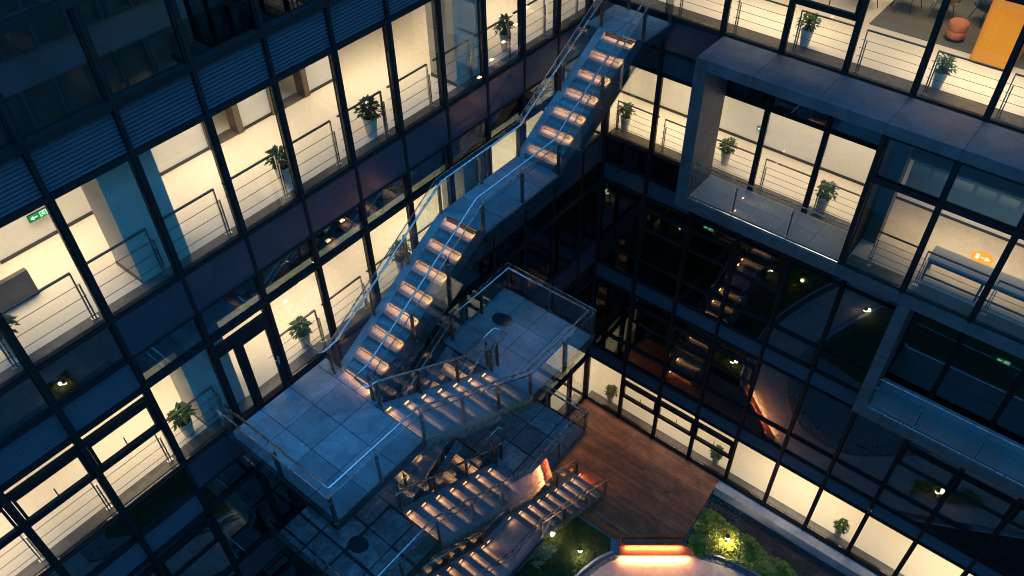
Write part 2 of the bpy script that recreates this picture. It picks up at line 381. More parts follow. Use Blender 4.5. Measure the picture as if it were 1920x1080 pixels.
# ---- wing B : s = world x
SB = [0.] + [.04+1.565*k for k in range(1, 15)]
X1, X2, X3, X4 = 3.26, 7.87, 9.45, 22.0
for i in range(len(SB)-1):
    s0, s1 = SB[i], SB[i+1]
    for k in range(5):
        z = LV[k]; zt = LV[k+1]-(1.62 if k < 4 else 1.60); mid = (s0+s1)/2
        if k == 3 and mid > X2: continue
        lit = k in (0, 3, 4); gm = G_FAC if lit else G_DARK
        opn = {0: i in (1, 2, 3), 1: i in (1, 2, 3, 7, 8, 9), 2: i in (1, 2, 3), 3: False, 4: i in (3, 8)}[k]
        if k == 2 and mid > X3: window(wB, s0, s1, z, z+3.75, gm); continue
        if k == 3 and mid > X1: window(wB, s0, s1, z, z+2.68, gm); gband(wB, s0, s1, z+2.68, z+3.9); hbar(wB, s0, s1, z+2.68, t=.05); hbar(wB, s0, s1, z, t=.05); mull(wB, s1 if i > 1 else s0, z, z+3.9); continue
        window(wB, s0, s1, z, zt, gm, opn)
        hbar(wB, s0, s1, z, t=.05, out=.04); hbar(wB, s0, s1, zt, t=.05, out=.04)
        zb = LV[k+1]-.9 if k < 4 else LV[5]-.71
        if k == 2 and mid > X1: gband(wB, s0, s1, zt, LV[3]-.24); continue
        louver(wB, s0, s1, zt, zb); hbar(wB, s0, s1, zb, t=.05, out=.04)
        if k < 3: gband(wB, s0, s1, zb, LV[k+1])
        elif k == 3: panel(wB, s0, s1, zb, LV[k+1])
    window(wB, s0, s1, LV[5]-.71, TOPZ-.2, G_DARK)
    # mullions
    if s1 < X1: mull(wB, s1, .0, TOPZ-.1)
    else:
        mull(wB, s1, LV[4], TOPZ-.1)
        mull(wB, s1, .0, 12.5 if s1 < X3+.1 else 8.35)
        if s1 > X3+.1: mull(wB, s1, 8.7, 12.49)
part('corner_post', wB, .0, .05, -.09, .1, 0, TOPZ-.1, FRAME)
for k in range(6):
    lit = k in (0, 3, 4)
    s0, s1 = -7.4, X4
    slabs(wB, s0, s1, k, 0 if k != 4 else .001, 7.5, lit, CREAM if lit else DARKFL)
    dl = {4: .80, 3: .62}.get(k, .47)
    part('sill_ledge', wB, .0, s1 if k != 3 else X2, .13, dl, LV[k]-.089, LV[k]-.07, LEDGE)
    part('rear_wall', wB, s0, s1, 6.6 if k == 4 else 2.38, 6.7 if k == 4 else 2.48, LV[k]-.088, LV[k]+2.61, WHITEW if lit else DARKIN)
    if k == 3:
        part('baseboard', wB, s0, s1, 2.365, 2.38, LV[k]-.087, LV[k]-.0, BASEB)
part('end_wall', wB, -7.5, -7.4, 0, 7.5, 0, TOPZ, WHITEW)
part('end_wall', wA, -25.1, -25, 0.1, 7.5, 0, TOPZ, DARKIN)
part('carpet', wB, 5.75, X4, 2.91, 6.6, LV[4]-.0885, LV[4]-.076, CARPET)
part('roof_slab', wB, 0.0, X4, -.05, 7.6, TOPZ-.1, TOPZ+.25, PANEL)
# wall in the ground-floor corner room (olive lit wall seen through the corner glass)
part('partition_wall', wA, -4.6, -.1, 1.9, 2.0, .1, 2.7, mat('olive_wall', (.34, .34, .17), .7, 0, .25, 4))

# ---- projecting box frames of wing B
FY = -1.40
def cladrow(s0, s1, y0, y1, z0, z1, axis='x', step=1.565, start=None):
    x = s0; edges = [s0] + [q for q in SB if s0+.3 < q < s1-.2] + [s1]
    for a, b in zip(edges[:-1], edges[1:]): part('cladding_panel', wB, a+.006, b-.006, y0, y1, z0, z1, CLAD)
cladrow(X1, X4, FY, -.09, 16.66, 16.94)                    # roof of upper box
cladrow(X1, X4, FY, -.09, 12.52, 12.88)                    # base slab of upper box
for (a, b) in ((12.886, 14.72), (14.732, 16.652)):
    part('cladding_panel', wB, X1+.003, X1+.33, FY+.002, -.09, a, b, CLAD)
for (a, b) in ((8.726, 10.72), (10.732, 12.51)):
    part('cladding_panel', wB, X3+.003, X3+.30, FY+.002, -.09, a, b, CLAD)
cladrow(X3, X4, FY, -.09, 8.36, 8.72)
part('joint_backing', wB, X1+.02, X4, FY+.02, -.12, 16.7, 16.93, SLABM); part('joint_backing', wB, X1+.02, X4, FY+.02, -.12, 12.56, 12.86, SLABM); part('joint_backing', wB, X3+.02, X4, FY+.02, -.12, 8.4, 8.70, SLABM)
for a, b, z in ((X1+.34, X2-.06, 12.884), (X3+.31, X4, 8.724)):
    n = int((b-a)/.78); wd = (b-a)/n
    for i in range(n):
        for j in range(2): part('balcony_paver', wB, a+i*wd+.004, a+(i+1)*wd-.004, FY+.12+j*.6, FY+.712+j*.6, z, z+.03, mat('balcony_stone', (.20, .195, .185), .55, 0, .12, 20))
# glazed bay of the upper box (flush with the frame)
part('return_wall', wB, X2-.05, X2+.06, FY+.03, -.08, 12.884, 16.655, FRAME); part('column', wB, X2+.07, X2+.40, -.12, .3, 12.884, 16.655, mat('dark_or_shaded_column', (.06, .06, .062), .5))
prev = X2+.06
for s in [q for q in SB if q > X2+.1]:
    for (a, b) in ((12.88, 15.52), (15.52, 16.66)):
        w_ = link('window', frame_mesh(s-prev-.07, b-a-.05), wB, (prev+.035, FY+.02, a+.025)); pane(w_, .036, .04, .036, s-prev-.142, b-a-.122, G_FAC)
    part('transom', wB, prev, s, FY-.03, FY+.14, 15.46, 15.58, FRAME); part('mullion', wB, s-.04, s+.04, FY-.05, FY+.16, 12.885, 16.655, FRAME)
    prev = s
part('floor_finish', wB, X2+.07, X4, FY+.17, .139, 12.885, 12.90, WOODF)
part('floor_finish', wB, X2+.07, X4, .14, 2.36, LV[3]-.089, LV[3]-.075, WOODF)
part('sill_ledge', wB, X2+.1, X4, FY+.18, FY+.55, 12.901, 12.915, LEDGE)
part('partition_wall', wB, X2-.05, X2+.05, .2, 2.37, 12.64, 15.3, WHITEW)

# ---- room lights (fittings on the ceilings of the lit storeys)
def roomlight(wing, s0, s1, d, k, power, n, col=WARM, wd=1.0, zoff=2.58, spread=98):
    L_ = (s1-s0)/n
    for i in range(n):
        c = s0+(i+.5)*L_; ww = L_*.72
        part('ceiling_light', wing, c-ww/2, c+ww/2, d-wd/2, d+wd/2, LV[k]+zoff+.012, LV[k]+zoff+.035, CEIL)
        area('ceiling_light_glow', wing, (c, d, LV[k]+zoff), (0, 0, 0), ww, wd, power*L_, col, spread)
PA = 17.5
roomlight(wA, -25, -.5, 2.3, 4, PA, 6); roomlight(wA, -25, -.5, 1.75, 3, PA, 6)
roomlight(wA, -5, -.5, 1.2, 0, 14, 1, spread=140)
roomlight(wB, -4, X4, 1.6, 4, PA, 5); roomlight(wB, 4, X4, 4.6, 4, 9, 3)
roomlight(wB, -4, 3.2, 1.5, 3, PA*.9, 2); roomlight(wB, 3.3, X2, 1.5, 3, PA*1.1, 2, spread=140); roomlight(wB, X2+.3, X4, 1.15, 3, PA*.8, 3)
roomlight(wB, -4, 6.2, 1.45, 0, PA*.85, 2, spread=160); roomlight(wB, 6.2, X4, 1.45, 0, PA*1.1, 3, spread=125)

# ---- two plainer blocks added opposite, raised to shade the courtyard; mirrored in the glass
def block(x0, x1, y0, y1, h, face, label):
    t = thing('added_office_block', label, 'building', (x0, y0, GZ))
    W_, D_ = x1-x0, y1-y0
    add('body', MB().box(0, W_, 0, D_, 0, h), mat('pale_render', (.34, .37, .42), .8, 0, .15, .6), t)
    add('parapet', MB().box(-.1, W_+.1, -.1, D_+.1, h+.003, h+.5), CLAD, t)
    n = int((D_ if face == 'w' else W_)/1.6)
    if face == 'w': fm = MB().box(-.10, -.004, 0, 1.45, 0, .08).box(-.10, -.004, 0, 1.45, 2.52, 2.6).box(-.10, -.004, 0, .07, .08, 2.52).box(-.10, -.004, 1.38, 1.45, .08, 2.52).mesh('window', mat('grey_window_frame', (.16, .17, .19), .6)); pmz = MB().box(-.05, -.03, .072, 1.378, .082, 2.518).mesh('pane', G_FAC)
    else: fm = MB().box(0, 1.45, .004, .10, 0, .08).box(0, 1.45, .004, .10, 2.52, 2.6).box(0, .07, .004, .10, .08, 2.52).box(1.38, 1.45, .004, .10, .08, 2.52).mesh('window', mat('grey_window_frame', (.16, .17, .19), .6)); pmz = MB().box(.072, 1.378, .03, .05, .082, 2.518).mesh('pane', G_FAC)
    for k in range(int(h/4.18)):
        for i in range(n):
            q = .1+i*1.6
            wn = link('window', fm, t, (0, q, .9+4.18*k) if face == 'w' else (q, D_, .9+4.18*k)); link('pane', pmz, wn)
block(27, 36, -48, 12, 31, 'w', 'added plain dark office block shading the courtyard, only mirrored in the glass')
block(-4, 26.5, -46, -38, 34, 'n', 'added dark office block, unseen behind the viewpoint, shading the courtyard')

# ------------------------------------------------------------------ outdoor stair tower
ST = thing('staircase', 'outdoor granite stair tower with glass railings and step lights beside the left wing', 'staircase', (0, 0, 0))
H = 4.18/29; T = .2515
def lin(prof, y):
    for (y0, z0), (y1, z1) in zip(prof[:-1], prof[1:]):
        if y0-1e-6 <= y <= y1+1e-6: return z0+(z1-z0)*(y-y0)/(y1-y0)
    return prof[0][1] if y < prof[0][0] else prof[-1][1]
GRP = 'step lights on the outdoor stairs'
def step_light(x, y, z, facing):
    """small flush lamp in the stringer beside a tread; facing +1/-1 in x"""
    o = link('step_light', cbox('step_light', .02, .12, .035, LENS), ST, (x-.01, y-.06, z))
    area('step_light_beam', ST, (x+facing*.025, y, z+.017), (0, math.radians(-90*facing), 0), .035, .12, SLW, WARMER)
SLW = 1.3; SLN = 2.2
def nosing_fill(x0, x1, y, z, toward):
    """added linear fill under a step nosing, evening the glow on the riser and the tread below; toward = side of the riser"""
    w_ = (x1-x0)*.97
    part('nosing_fill_strip', ST, (x0+x1)/2-w_/2, (x0+x1)/2+w_/2, y-.004, y+.004, z, z+.006, FRAME)
    area('nosing_fill_beam', ST, ((x0+x1)/2, y, z-.003), (math.radians(4*toward), 0, 0), w_, .012, SLN, WARMER)  # fill light added to even out the wash of the stringer lamps
def step(x0, x1, y0, y1, z, mt=GRAN, gy=None):
    """one step block; z top, from y0 to y1, nosing strips near gy"""
    k = ('step', round(x1-x0, 3), round(y1-y0, 3), gy)
    if k not in FR:
        m = MB(); W_, D = x1-x0, y1-y0
        m.box(0, W_, 0, D, -H-.06, 0)
        FR[k] = m.mesh('step', mt)
        m = MB(); ys = (.03, .06, .09) if gy < 0 else (D-.03, D-.06, D-.09)
        for q in ys: m.box(.02, W_-.02, q-.005, q+.005, .0, .003)
        FR[('g',)+k] = m.mesh('nosing_strip', mat('grip_strip', (.07, .068, .065), .8))
    o = link('step', FR[k], ST, (x0, y0, z)); link('nosing_strip', FR[('g',)+k], o)
    return o
def flight_up(x0, x1, ya, za, n, lit, light_x, facing):
    """n risers going up towards +y, first riser face at ya; lit = set of riser numbers with a lamp"""
    for i in range(n-1):
        step(x0, x1, ya+i*T, ya+(i+1)*T+.012, za+(i+1)*H, gy=-1)
    m = MB(); zt = za+(n-1)*H; yt = ya+(n-1)*T
    m.prismx([(ya+.05, za-.02), (ya+.32, za-.05-H), (yt+.30, zt-H-.10), (yt+.02, zt-.02)], x0, x1)   # placeholder soffit wedge
    m = MB().prismx([(ya-.02, za-.22), (yt+.25, zt-.12), (yt+.25, zt-.34+.0), (ya+.1, za-.36)], x0-.001, x1+.001) if False else MB().prismx([(ya+.26, za-H*.2), (ya+.30, za-.24), (yt+.3, zt-.24), (yt+.02, zt-.02-H*.2)], x0+.003, x1-.003)
    add('soffit', m, STEELP, ST)
    for i in lit:
        step_light(light_x, ya+i*T-.10, za+i*H+.075, facing); nosing_fill(x0, x1, ya+i*T-.045, za+(i+1)*H-.03, 1)
def flight_down(x0, x1, ya, za, n, lit, light_x, facing):
    """n risers going down towards +y from za; first drop at ya"""
    for i in range(n-1):
        step(x0, x1, ya+i*T-.012, ya+(i+1)*T, za-(i+1)*H, gy=1)
    yt = ya+(n-1)*T; zt = za-n*H
    add('soffit', MB().prismx([(ya-.2, za-.24), (yt-.20, zt-.24+H), (yt+.0, zt-.02), (ya-.0, za-.02-H)], x0+.003, x1-.003), STEELP, ST)
    for i in lit:
        step_light(light_x, ya+i*T+.11, za-(i+1)*H+.075, facing); nosing_fill(x0+.02, x0+(x1-x0)*.85, ya+i*T+.03, za-i*H-.03, -1)
def stringer(x0, x1, prof, mt=GRAN, up=.025, down=.36):
    pts = [(y, z-down) for y, z in prof] + [(y, z+up) for y, z in reversed(prof)]
    return add('stringer', MB().prismx(pts, x0, x1), mt, ST)
def tiles(x0, x1, y0, y1, z, nx, ny, mt=GRAN, jit=0., gap=.016, tower=ST, skip=()):
    wx, wy = (x1-x0)/nx, (y1-y0)/ny
    for i in range(nx):
        for j in range(ny):
            if (i, j) in skip: continue
            o = link('paving_slab', cbox('paving_slab', wx-gap-jit, wy-gap-jit, .045, mt), tower, (x0+i*wx+gap/2+jit/2*random.uniform(.2, 1.8), y0+j*wy+gap/2+jit/2*random.uniform(.2, 1.8), z-.045+random.uniform(0, .004+jit*.06)))
            if jit: o.rotation_euler.z = random.uniform(-1, 1)*jit*.3
JOINT = mat('dark_joint_bed', (.018, .018, .02), .8)
def slab(x0, x1, y0, y1, z, mt=JOINT, th=.18): part('landing_slab', ST, x0, x1, y0, y1, z-th-.045, z-.046, mt)
# railing built from a polyline in plan with floor heights, glass outside, handrail inside
def rail_run(pts, inward, post_at=None, low=.40, top=.93, hand=True, cap=True, step_=1.36, glass_m=None, hside=None):
    """pts: list of (x, y, z floor). inward: unit vector in plan from the glass towards the walkway"""
    ix, iy = inward
    pieces = []
    for a, b in zip(pts[:-1], pts[1:]):
        L_ = math.hypot(b[0]-a[0], b[1]-a[1]); n = max(1, round(L_/step_))
        for i in range(n):
            p = [a[k]+(b[k]-a[k])*i/n for k in range(3)]; q = [a[k]+(b[k]-a[k])*(i+1)/n for k in range(3)]; pieces.append((p, q))
    for p, q in pieces:
        dx, dy = q[0]-p[0], q[1]-p[1]; L_ = math.hypot(dx, dy); ex, ey = dx/L_*.006, dy/L_*.006; t = .007
        m = MB(); n = 0; m.v = []
        for sx in (-1, 1):
            for (P, s_) in ((p, 1), (q, -1)):
                for h_ in (-low, top): m.v.append((P[0]+ex*s_+ix*t*sx, P[1]+ey*s_+iy*t*sx, P[2]+h_))
        m.f = [(0, 1, 3, 2), (4, 6, 7, 5), (0, 2, 6, 4), (1, 5, 7, 3), (0, 4, 5, 1), (2, 3, 7, 6)]
        add('glass_panel', m, glass_m or G_RAIL, ST)
    posts = [p for p, q in pieces] + [pieces[-1][1]]
    for i, p in enumerate(posts):
        if i == 0: d = (pieces[0][1][0]-p[0], pieces[0][1][1]-p[1])
        else: d = (p[0]-pieces[i-1][0][0], p[1]-pieces[i-1][0][1])
        L_ = math.hypot(*d); ux, uy = d[0]/L_, d[1]/L_
        sh = .05 if i == 0 else (-.05 if i == len(posts)-1 else 0)
        cx_, cy_ = p[0]+ux*sh+ix*.06, p[1]+uy*sh+iy*.06
        hx = abs(ux)*.012+abs(ix)*.045; hy = abs(uy)*.012+abs(iy)*.045
        o = link('railing_post', cbox('railing_post', 2*hx, 2*hy, 1.02, BRSTEEL), ST, (cx_-hx, cy_-hy, p[2]-.18))
        for zz in (.10, .78):
            link('clamp', cbox('clamp', .05, .05, .045, STAIN), o, (hx-.025-ix*.03, hy-.025-iy*.03, zz+.06))
        m = MB().tube([(hx, hy, 1.0), (hx+ix*.055, hy+iy*.055, 1.115)], .009, 6)
        link('handrail_bracket', m.mesh('handrail_bracket', STAIN), o)
    if cap:
        path = [(p[0], p[1], p[2]+top+.008) for p in pts]
        add('glass_cap_rail', MB().tube(path, .013, 6), STAIN, ST)
    return
def handrail(path, r=.024): return add('handrail', MB().tube(path, r, 10), STAIN, ST, smooth=True)
def U(pts, z): return [(x, y, zz+z) for x, y, zz in pts]

XL, XR, XO1, XO2 = .50, 1.80, 1.97, 3.38
def terrace(k, irregular=False):
    z = LV[k]-.04
    slab(.06, XO2-.03, -13.80, -11.36, z); slab(.06, XR+.1, -11.36, -11.13, z)
    m_ = GRAN2 if irregular else GRAN
    tiles(.06, XO2-.04, -13.78, -11.40, z, 4, 3, m_, .05 if irregular else 0.)
    tiles(.06, XR+.1, -11.40, -11.14, z, 3, 1, m_)
    part('edge_beam', ST, .06, XO2-.02, -13.84, -13.805, z-.24, z-.0, STEELP)
    part('edge_beam', ST, XO2-.025, XO2-.012, -13.80, -11.36, z-.24, z-.0, STEELP)
for k in (3, 2, 1): terrace(k, k < 3)
zT = LV[3]-.04
# upper flights F1, F2 with mid landing and top landing
flight_up(.72, 1.63, -11.13, zT, 15, range(0, 15, 2), 1.62, -1)
zM = zT+15*H
slab(XL, XR+.04, -7.60, -4.74, zM); tiles(XL+.02, XR+.02, -7.58, -4.76, zM, 2, 4)
flight_up(.72, 1.63, -4.735, zM, 14, range(1, 14, 2), 1.62, -1)
zU = zM+14*H
slab(.10, XR+.04, -1.46, -.10, zU); tiles(.12, XR+.02, -1.44, -.12, zU, 2, 2)
profU = [(-11.2, zT), (-7.55, zM), (-4.80, zM), (-1.42, zU), (-.1, zU)]
stringer(XL, .719, profU[:2]); stringer(XL, .719, profU[2:4]); stringer(1.631, XR+.04, profU[:2], STEELP); stringer(1.631, XR+.04, profU[2:4], STEELP)
prL = [(XL+.0, -11.38, zT), (XL, -11.15, zT), (XL, -7.60, zM), (XL, -4.80, zM), (XL, -1.42, zU), (XL, -.12, zU)]
rail_run(prL, (1, 0))
prR = [(XR+.05, -11.38, zT), (XR+.05, -11.15, zT), (XR+.05, -7.55, zM), (XR+.05, -4.80, zM), (XR+.05, -1.42, zU), (XR+.05, -.12, zU)]
rail_run(prR, (-1, 0))
handrail([(.10, -11.52, zT+.95), (XL+.1, -11.60, zT+.95), (XL+.16, -11.50, zT+.96), (XL+.16, -11.15, zT+1.0), (XL+.16, -7.60, zM+.95), (XL+.16, -4.85, zM+.95), (XL+.16, -1.42, zU+.95), (XL+.16, -.14, zU+.95)])
handrail([(XO1+.12, -11.50, zT+.93), (XO1+.10, -11.60, zT+.93), (XR-.10, -11.60, zT+.95), (XR-.13, -11.45, zT+.96), (XR-.13, -11.15, zT+1.0), (XR-.13, -7.60, zM+.95), (XR-.13, -4.85, zM+.95), (XR-.13, -1.42, zU+.95), (XR-.13, -.14, zU+.95)])
# lower repeats
def outer_flight(k):
    z = LV[k]-.04; zh = z-15*H
    flight_down(2.16, XO2-.02, -11.36, z, 15, range(0, 14, 2), 2.17, 1)
    pf = [(-11.38, z), (-7.83, zh)]
    stringer(XO1-.04, 2.159, pf, up=.03); 
    add('stringer', MB().prismx([(-11.36, z-.13), (-7.80, zh-.13), (-7.80, zh+.01), (-11.36, z+.01)], XO2-.045, XO2-.012), mat('lit_bronze_edge', (.30, .25, .18), .5, .3, .1, 4), ST)
    slab(.34, XO2-.03, -7.80, -5.18, zh); tiles(.36, XO2-.04, -7.80, -5.20, zh, 4, 3, GRAN2 if k < 3 else GRAN, .0 if k == 3 else .02)
    part('edge_beam', ST, .34, XO2-.02, -5.178, -5.15, zh-.24, zh, STEELP); part('edge_beam', ST, XO2-.025, XO2-.012, -7.79, -5.18, zh-.24, zh, STEELP)
    # railings
    rail_run([(XO2, -13.86, z), (XO2, -11.36, z), (XO2, -7.83, zh), (XO2, -5.14, zh)], (-1, 0))
    rail_run([(.12, -13.86, z), (XO2, -13.86, z)], (0, 1))
    rail_run([(.42, -5.14, zh), (XO2, -5.14, zh)], (0, -1))
    rail_run([(XO1, -11.38, z), (XO1, -7.80, zh), (XO1, -7.50, zh)], (1, 0), top=.80)
    handrail([(.16, -13.71, z+.95), (XO2-.17, -13.71, z+.95), (XO2-.15, -13.69, z+.95), (XO2-.15, -11.36, z+.95), (XO2-.15, -7.85, zh+.95), (XO2-.15, -5.30, zh+.95), (.58, -5.30, zh+.95), (.58, -7.55, zh+.95)])
    handrail([(XR-.13, -7.75, zh+.88), (XR-.10, -7.25, zh+.95), (XO1+.10, -7.15, zh+.95), (XO1+.13, -7.50, zh+.95), (XO1+.13, -7.83, zh+.97), (XO1+.13, -11.38, z+.93), (XO1+.11, -11.52, z+.93)])
    return zh
def inner_flight(k):
    z = LV[k]-.04; zh = z+14*H
    flight_up(.72, 1.63, -10.86, z, 14, range(1, 14, 2), 1.62, -1)
    pf = [(-10.95, z), (-7.62, zh)]
    stringer(XL, .719, pf); stringer(1.631, XR+.04, pf)
    part('landing_slab', ST, .06, XR+.1, -11.129, -10.87, z-.35, z-.002, GRAN)
    rail_run([(XL, -11.2, z), (XL, -10.9, z), (XL, -7.62, zh), (.42, -5.16, zh)], (1, 0))
    rail_run([(XR+.05, -11.2, z), (XR+.05, -10.9, z), (XR+.05, -7.62, zh)], (-1, 0), top=.8)
    handrail([(XL+.16, -11.3, z+.95), (XL+.16, -10.9, z+.98), (XL+.16, -7.62, zh+.95)])
    handrail([(XR-.13, -11.3, z+.95), (XR-.13, -10.9, z+.98), (XR-.13, -7.75, zh+.88)])
for k in (3, 2): outer_flight(k)
for k in (2, 1): inner_flight(k)
z1_ = LV[1]-.04
rail_run([(XO2, -13.86, z1_), (XO2, -11.4, z1_)], (-1, 0)); rail_run([(.12, -13.86, z1_), (XO2, -13.86, z1_)], (0, 1))
# ground flights
DZ = .10; XG0, XG1 = 1.98, 3.14
zg = DZ+16*H
flight_down(XG0, XG1, -7.04-0*T, zg, 16, range(1, 16, 2), XG0+.012, 1)
slab(XG0-.16, XG1+.1, -8.42, -7.04, zg); tiles(XG0-.16, XG1+.06, -8.42, -7.04, zg, 1, 1)
n2 = 13; zz = z1_
flight_down(XG0, XG1, -8.42-12*T, zg+13*H, 13, range(1, 13, 2), XG0+.012, 1)
pfg = [(-11.45, zg+13*H), (-8.42, zg), (-7.04, zg), (-3.20, DZ+.02)]
for a, b in zip(pfg[:-1], pfg[1:]): stringer(XG0-.17, XG0-.001, [a, b], up=.03)
step_light(XG0, -8.28, zg+.12, 1); step_light(XG0, -7.22, zg+.12, 1)
rail_run([(XG0-.16, -11.45, zg+13*H), (XG0-.16, -8.42, zg), (XG0-.16, -7.04, zg), (XG0-.16, -3.15, DZ)], (1, 0), low=.34)
rail_run([(XG1+.06, -11.45, zg+13*H), (XG1+.06, -8.42, zg), (XG1+.06, -7.04, zg), (XG1+.06, -3.15, DZ)], (-1, 0), low=.34)
for x in (XG0-.03, XG1-.07): handrail([(x, -11.45, zg+13*H+.95), (x, -8.42, zg+.95), (x, -7.04, zg+.95), (x, -3.2, DZ+.95)], .02)
# supports
for (x, y) in ((.9, -12.6), (1.2, -6.3)):
    pass

# stains: wet patches on pavers
def blob(name, cx_, cy_, z, r, mt, ax=1., seg=48):
    pts = []
    for i in range(seg):
        t = 2*math.pi*i/seg; q = r*(1+.10*math.sin(2*t+1)+.02*math.sin(5*t)); pts.append((cx_+q*math.cos(t)*ax, cy_+q*math.sin(t)))
    return add(name, MB().prism(pts, z+.0045, z+.007), mt, ST)
WET = mat('wet_stain', (.028, .032, .036), .15)
blob('water_stain', 1.1, -6.22, LV[3]-.04-15*H, .25, WET, 1.15); blob('water_stain', 1.85, -12.66, LV[2]-.04+.006, .24, WET)

# ------------------------------------------------------------------ timber deck
DK = thing('timber_deck', 'reddish brown timber deck in the inner corner with two glowing steps', 'deck', (0, 0, 0))
PW = .135; y = -.03
def xr(y_):
    if y_ > -2.78: return 6.12+(6.32-6.12)*(-y_)/2.78
    return 6.32+(4.50-6.32)*(-y_-2.78)/(4.23-2.78)
while y-PW > -4.26:
    y0, y1 = y-PW+.012, y
    joints = [.03] + sorted(random.uniform(.8, 5.2) for _ in range(2)) + [None]
    for i in range(3):
        a = joints[i]; b = joints[i+1]
        xa0 = xa1 = a+.003
        xb0, xb1 = (xr(y0), xr(y1)) if b is None else (b-.003, b-.003)
        if min(xb0, xb1)-xa0 < .15: continue
        add('plank', MB().prism([(xa0, y0), (xb0, y0), (xb1, y1), (xa1, y1)], DZ-.028, DZ), DECKW, DK)
    y -= PW
add('deck_frame', MB().prism([(.03, -4.24), (4.47, -4.20), (6.28, -2.76), (6.08, -.03), (.03, -.03)], GZ, DZ-.032), mat('deck_substructure', (.05, .03, .02), .8), DK)
dirx, diry = (6.30-4.50), (-2.80+4.23); dl_ = math.hypot(dirx, diry); dirx /= dl_; diry /= dl_; nx_, ny_ = diry, -dirx
def deck_step(name, A, B, d0, d1, z0, z1, mt=DECKW):
    pts = [(A[0]+nx_*d0, A[1]+ny_*d0), (A[0]+nx_*d1, A[1]+ny_*d1), (B[0]+nx_*d1, B[1]+ny_*d1), (B[0]+nx_*d0, B[1]+ny_*d0)]
    return add(name, MB().prism(pts, z0, z1), mt, DK)
A0, B0 = (4.54, -4.24), (6.34, -2.81)
deck_step('step_riser', A0, B0, -.03, .0, GZ, DZ+.001)
AA, BB = (4.62+.0, -4.20), (6.26, -2.90)
for i in range(2): deck_step('step_board', AA, BB, .002+i*.125, .120+i*.125, -.095, -.07)
deck_step('step_riser', (AA[0], AA[1]), (BB[0], BB[1]), .19, .215, GZ, -.097)
A2, B2 = (4.50, -4.26), (6.52, -2.66)
for i in range(3): deck_step('step_board', A2, B2, .225+i*.115, .335+i*.115, -.25, -.225)
deck_step('step_riser', A2, B2, .49, .515, GZ+.01, -.252)
deck_step('side_block', A0, (A0[0]+dirx*.12, A0[1]+diry*.12), .002, .22, -.22, -.02); 
deck_step('led_strip', (AA[0]+dirx*.05, AA[1]+diry*.05), (BB[0]-dirx*.05, BB[1]-diry*.05), .222, .236, -.112, -.099, LEDM)
deck_step('led_strip', (A2[0]+dirx*.06, A2[1]+diry*.06), (B2[0]-dirx*.06, B2[1]-diry*.06), .53, .545, -.272, -.256, LEDM)
ang = math.atan2(diry, dirx)
for (d_, z_, L_, pw) in ((.25, -.115, 1.95, 34), (.56, -.275, 2.35, 85)):
    cx_, cy_ = (A0[0]+B0[0])/2+nx_*d_, (A0[1]+B0[1])/2+ny_*d_
    area('led_glow', DK, (cx_, cy_, z_), (math.radians(-12 if d_ < .3 else -40), 0, ang), L_, .03, pw, (1, .46, .16))

# ------------------------------------------------------------------ ledges, kerbs, gravel, lawn, shrubs
SL = thing('stone_ledge', 'pale granite ledge running along the foot of the right wing beside the planting', 'ledge', (0, 0, 0))
x = 6.14
while x < 16:
    part('stone_slab', SL, x+.004, x+.776, -.44, -.06, GZ, .085, GRANL); x += .78
def strip(name, pts, wd, z0, z1, mt, label, cat):
    L, R = [], []
    for i, p in enumerate(pts):
        a = pts[max(0, i-1)]; b = pts[min(len(pts)-1, i+1)]; d = math.hypot(b[0]-a[0], b[1]-a[1]) or 1
        n = (-(b[1]-a[1])/d, (b[0]-a[0])/d); L.append((p[0]+n[0]*wd/2, p[1]+n[1]*wd/2)); R.append((p[0]-n[0]*wd/2, p[1]-n[1]*wd/2))
    o = add(name, MB().prism(R+L[::-1], z0, z1), mt); tag(o, label, cat); return o, L, R
def offset(pts, d):
    out = []
    for i, p in enumerate(pts):
        a = pts[max(0, i-1)]; b = pts[min(len(pts)-1, i+1)]; l = math.hypot(b[0]-a[0], b[1]-a[1]) or 1
        out.append((p[0]-(b[1]-a[1])/l*d, p[1]+(b[0]-a[0])/l*d))
    return out
KL = offset(PATH_L, -.30); KR = offset(PATH_R, .28)
strip('kerb', KL[1:], .07, GZ-.03, GZ+.07, GRANL, 'pale stone kerb curving between the lawn and the dark pebble strip', 'kerb')
strip('kerb', KR[2:], .07, GZ-.03, GZ+.07, GRANL, 'pale stone kerb in front of the lit yellow green shrubs', 'kerb')
strip('kerb', CORE, .035, GZ-.03, GZ+.06, mat('copper_edging', (.20, .12, .07), .5, .4), 'thin rust coloured edging round the middle planting bed, mirrored in dark right wing glass', 'edging')
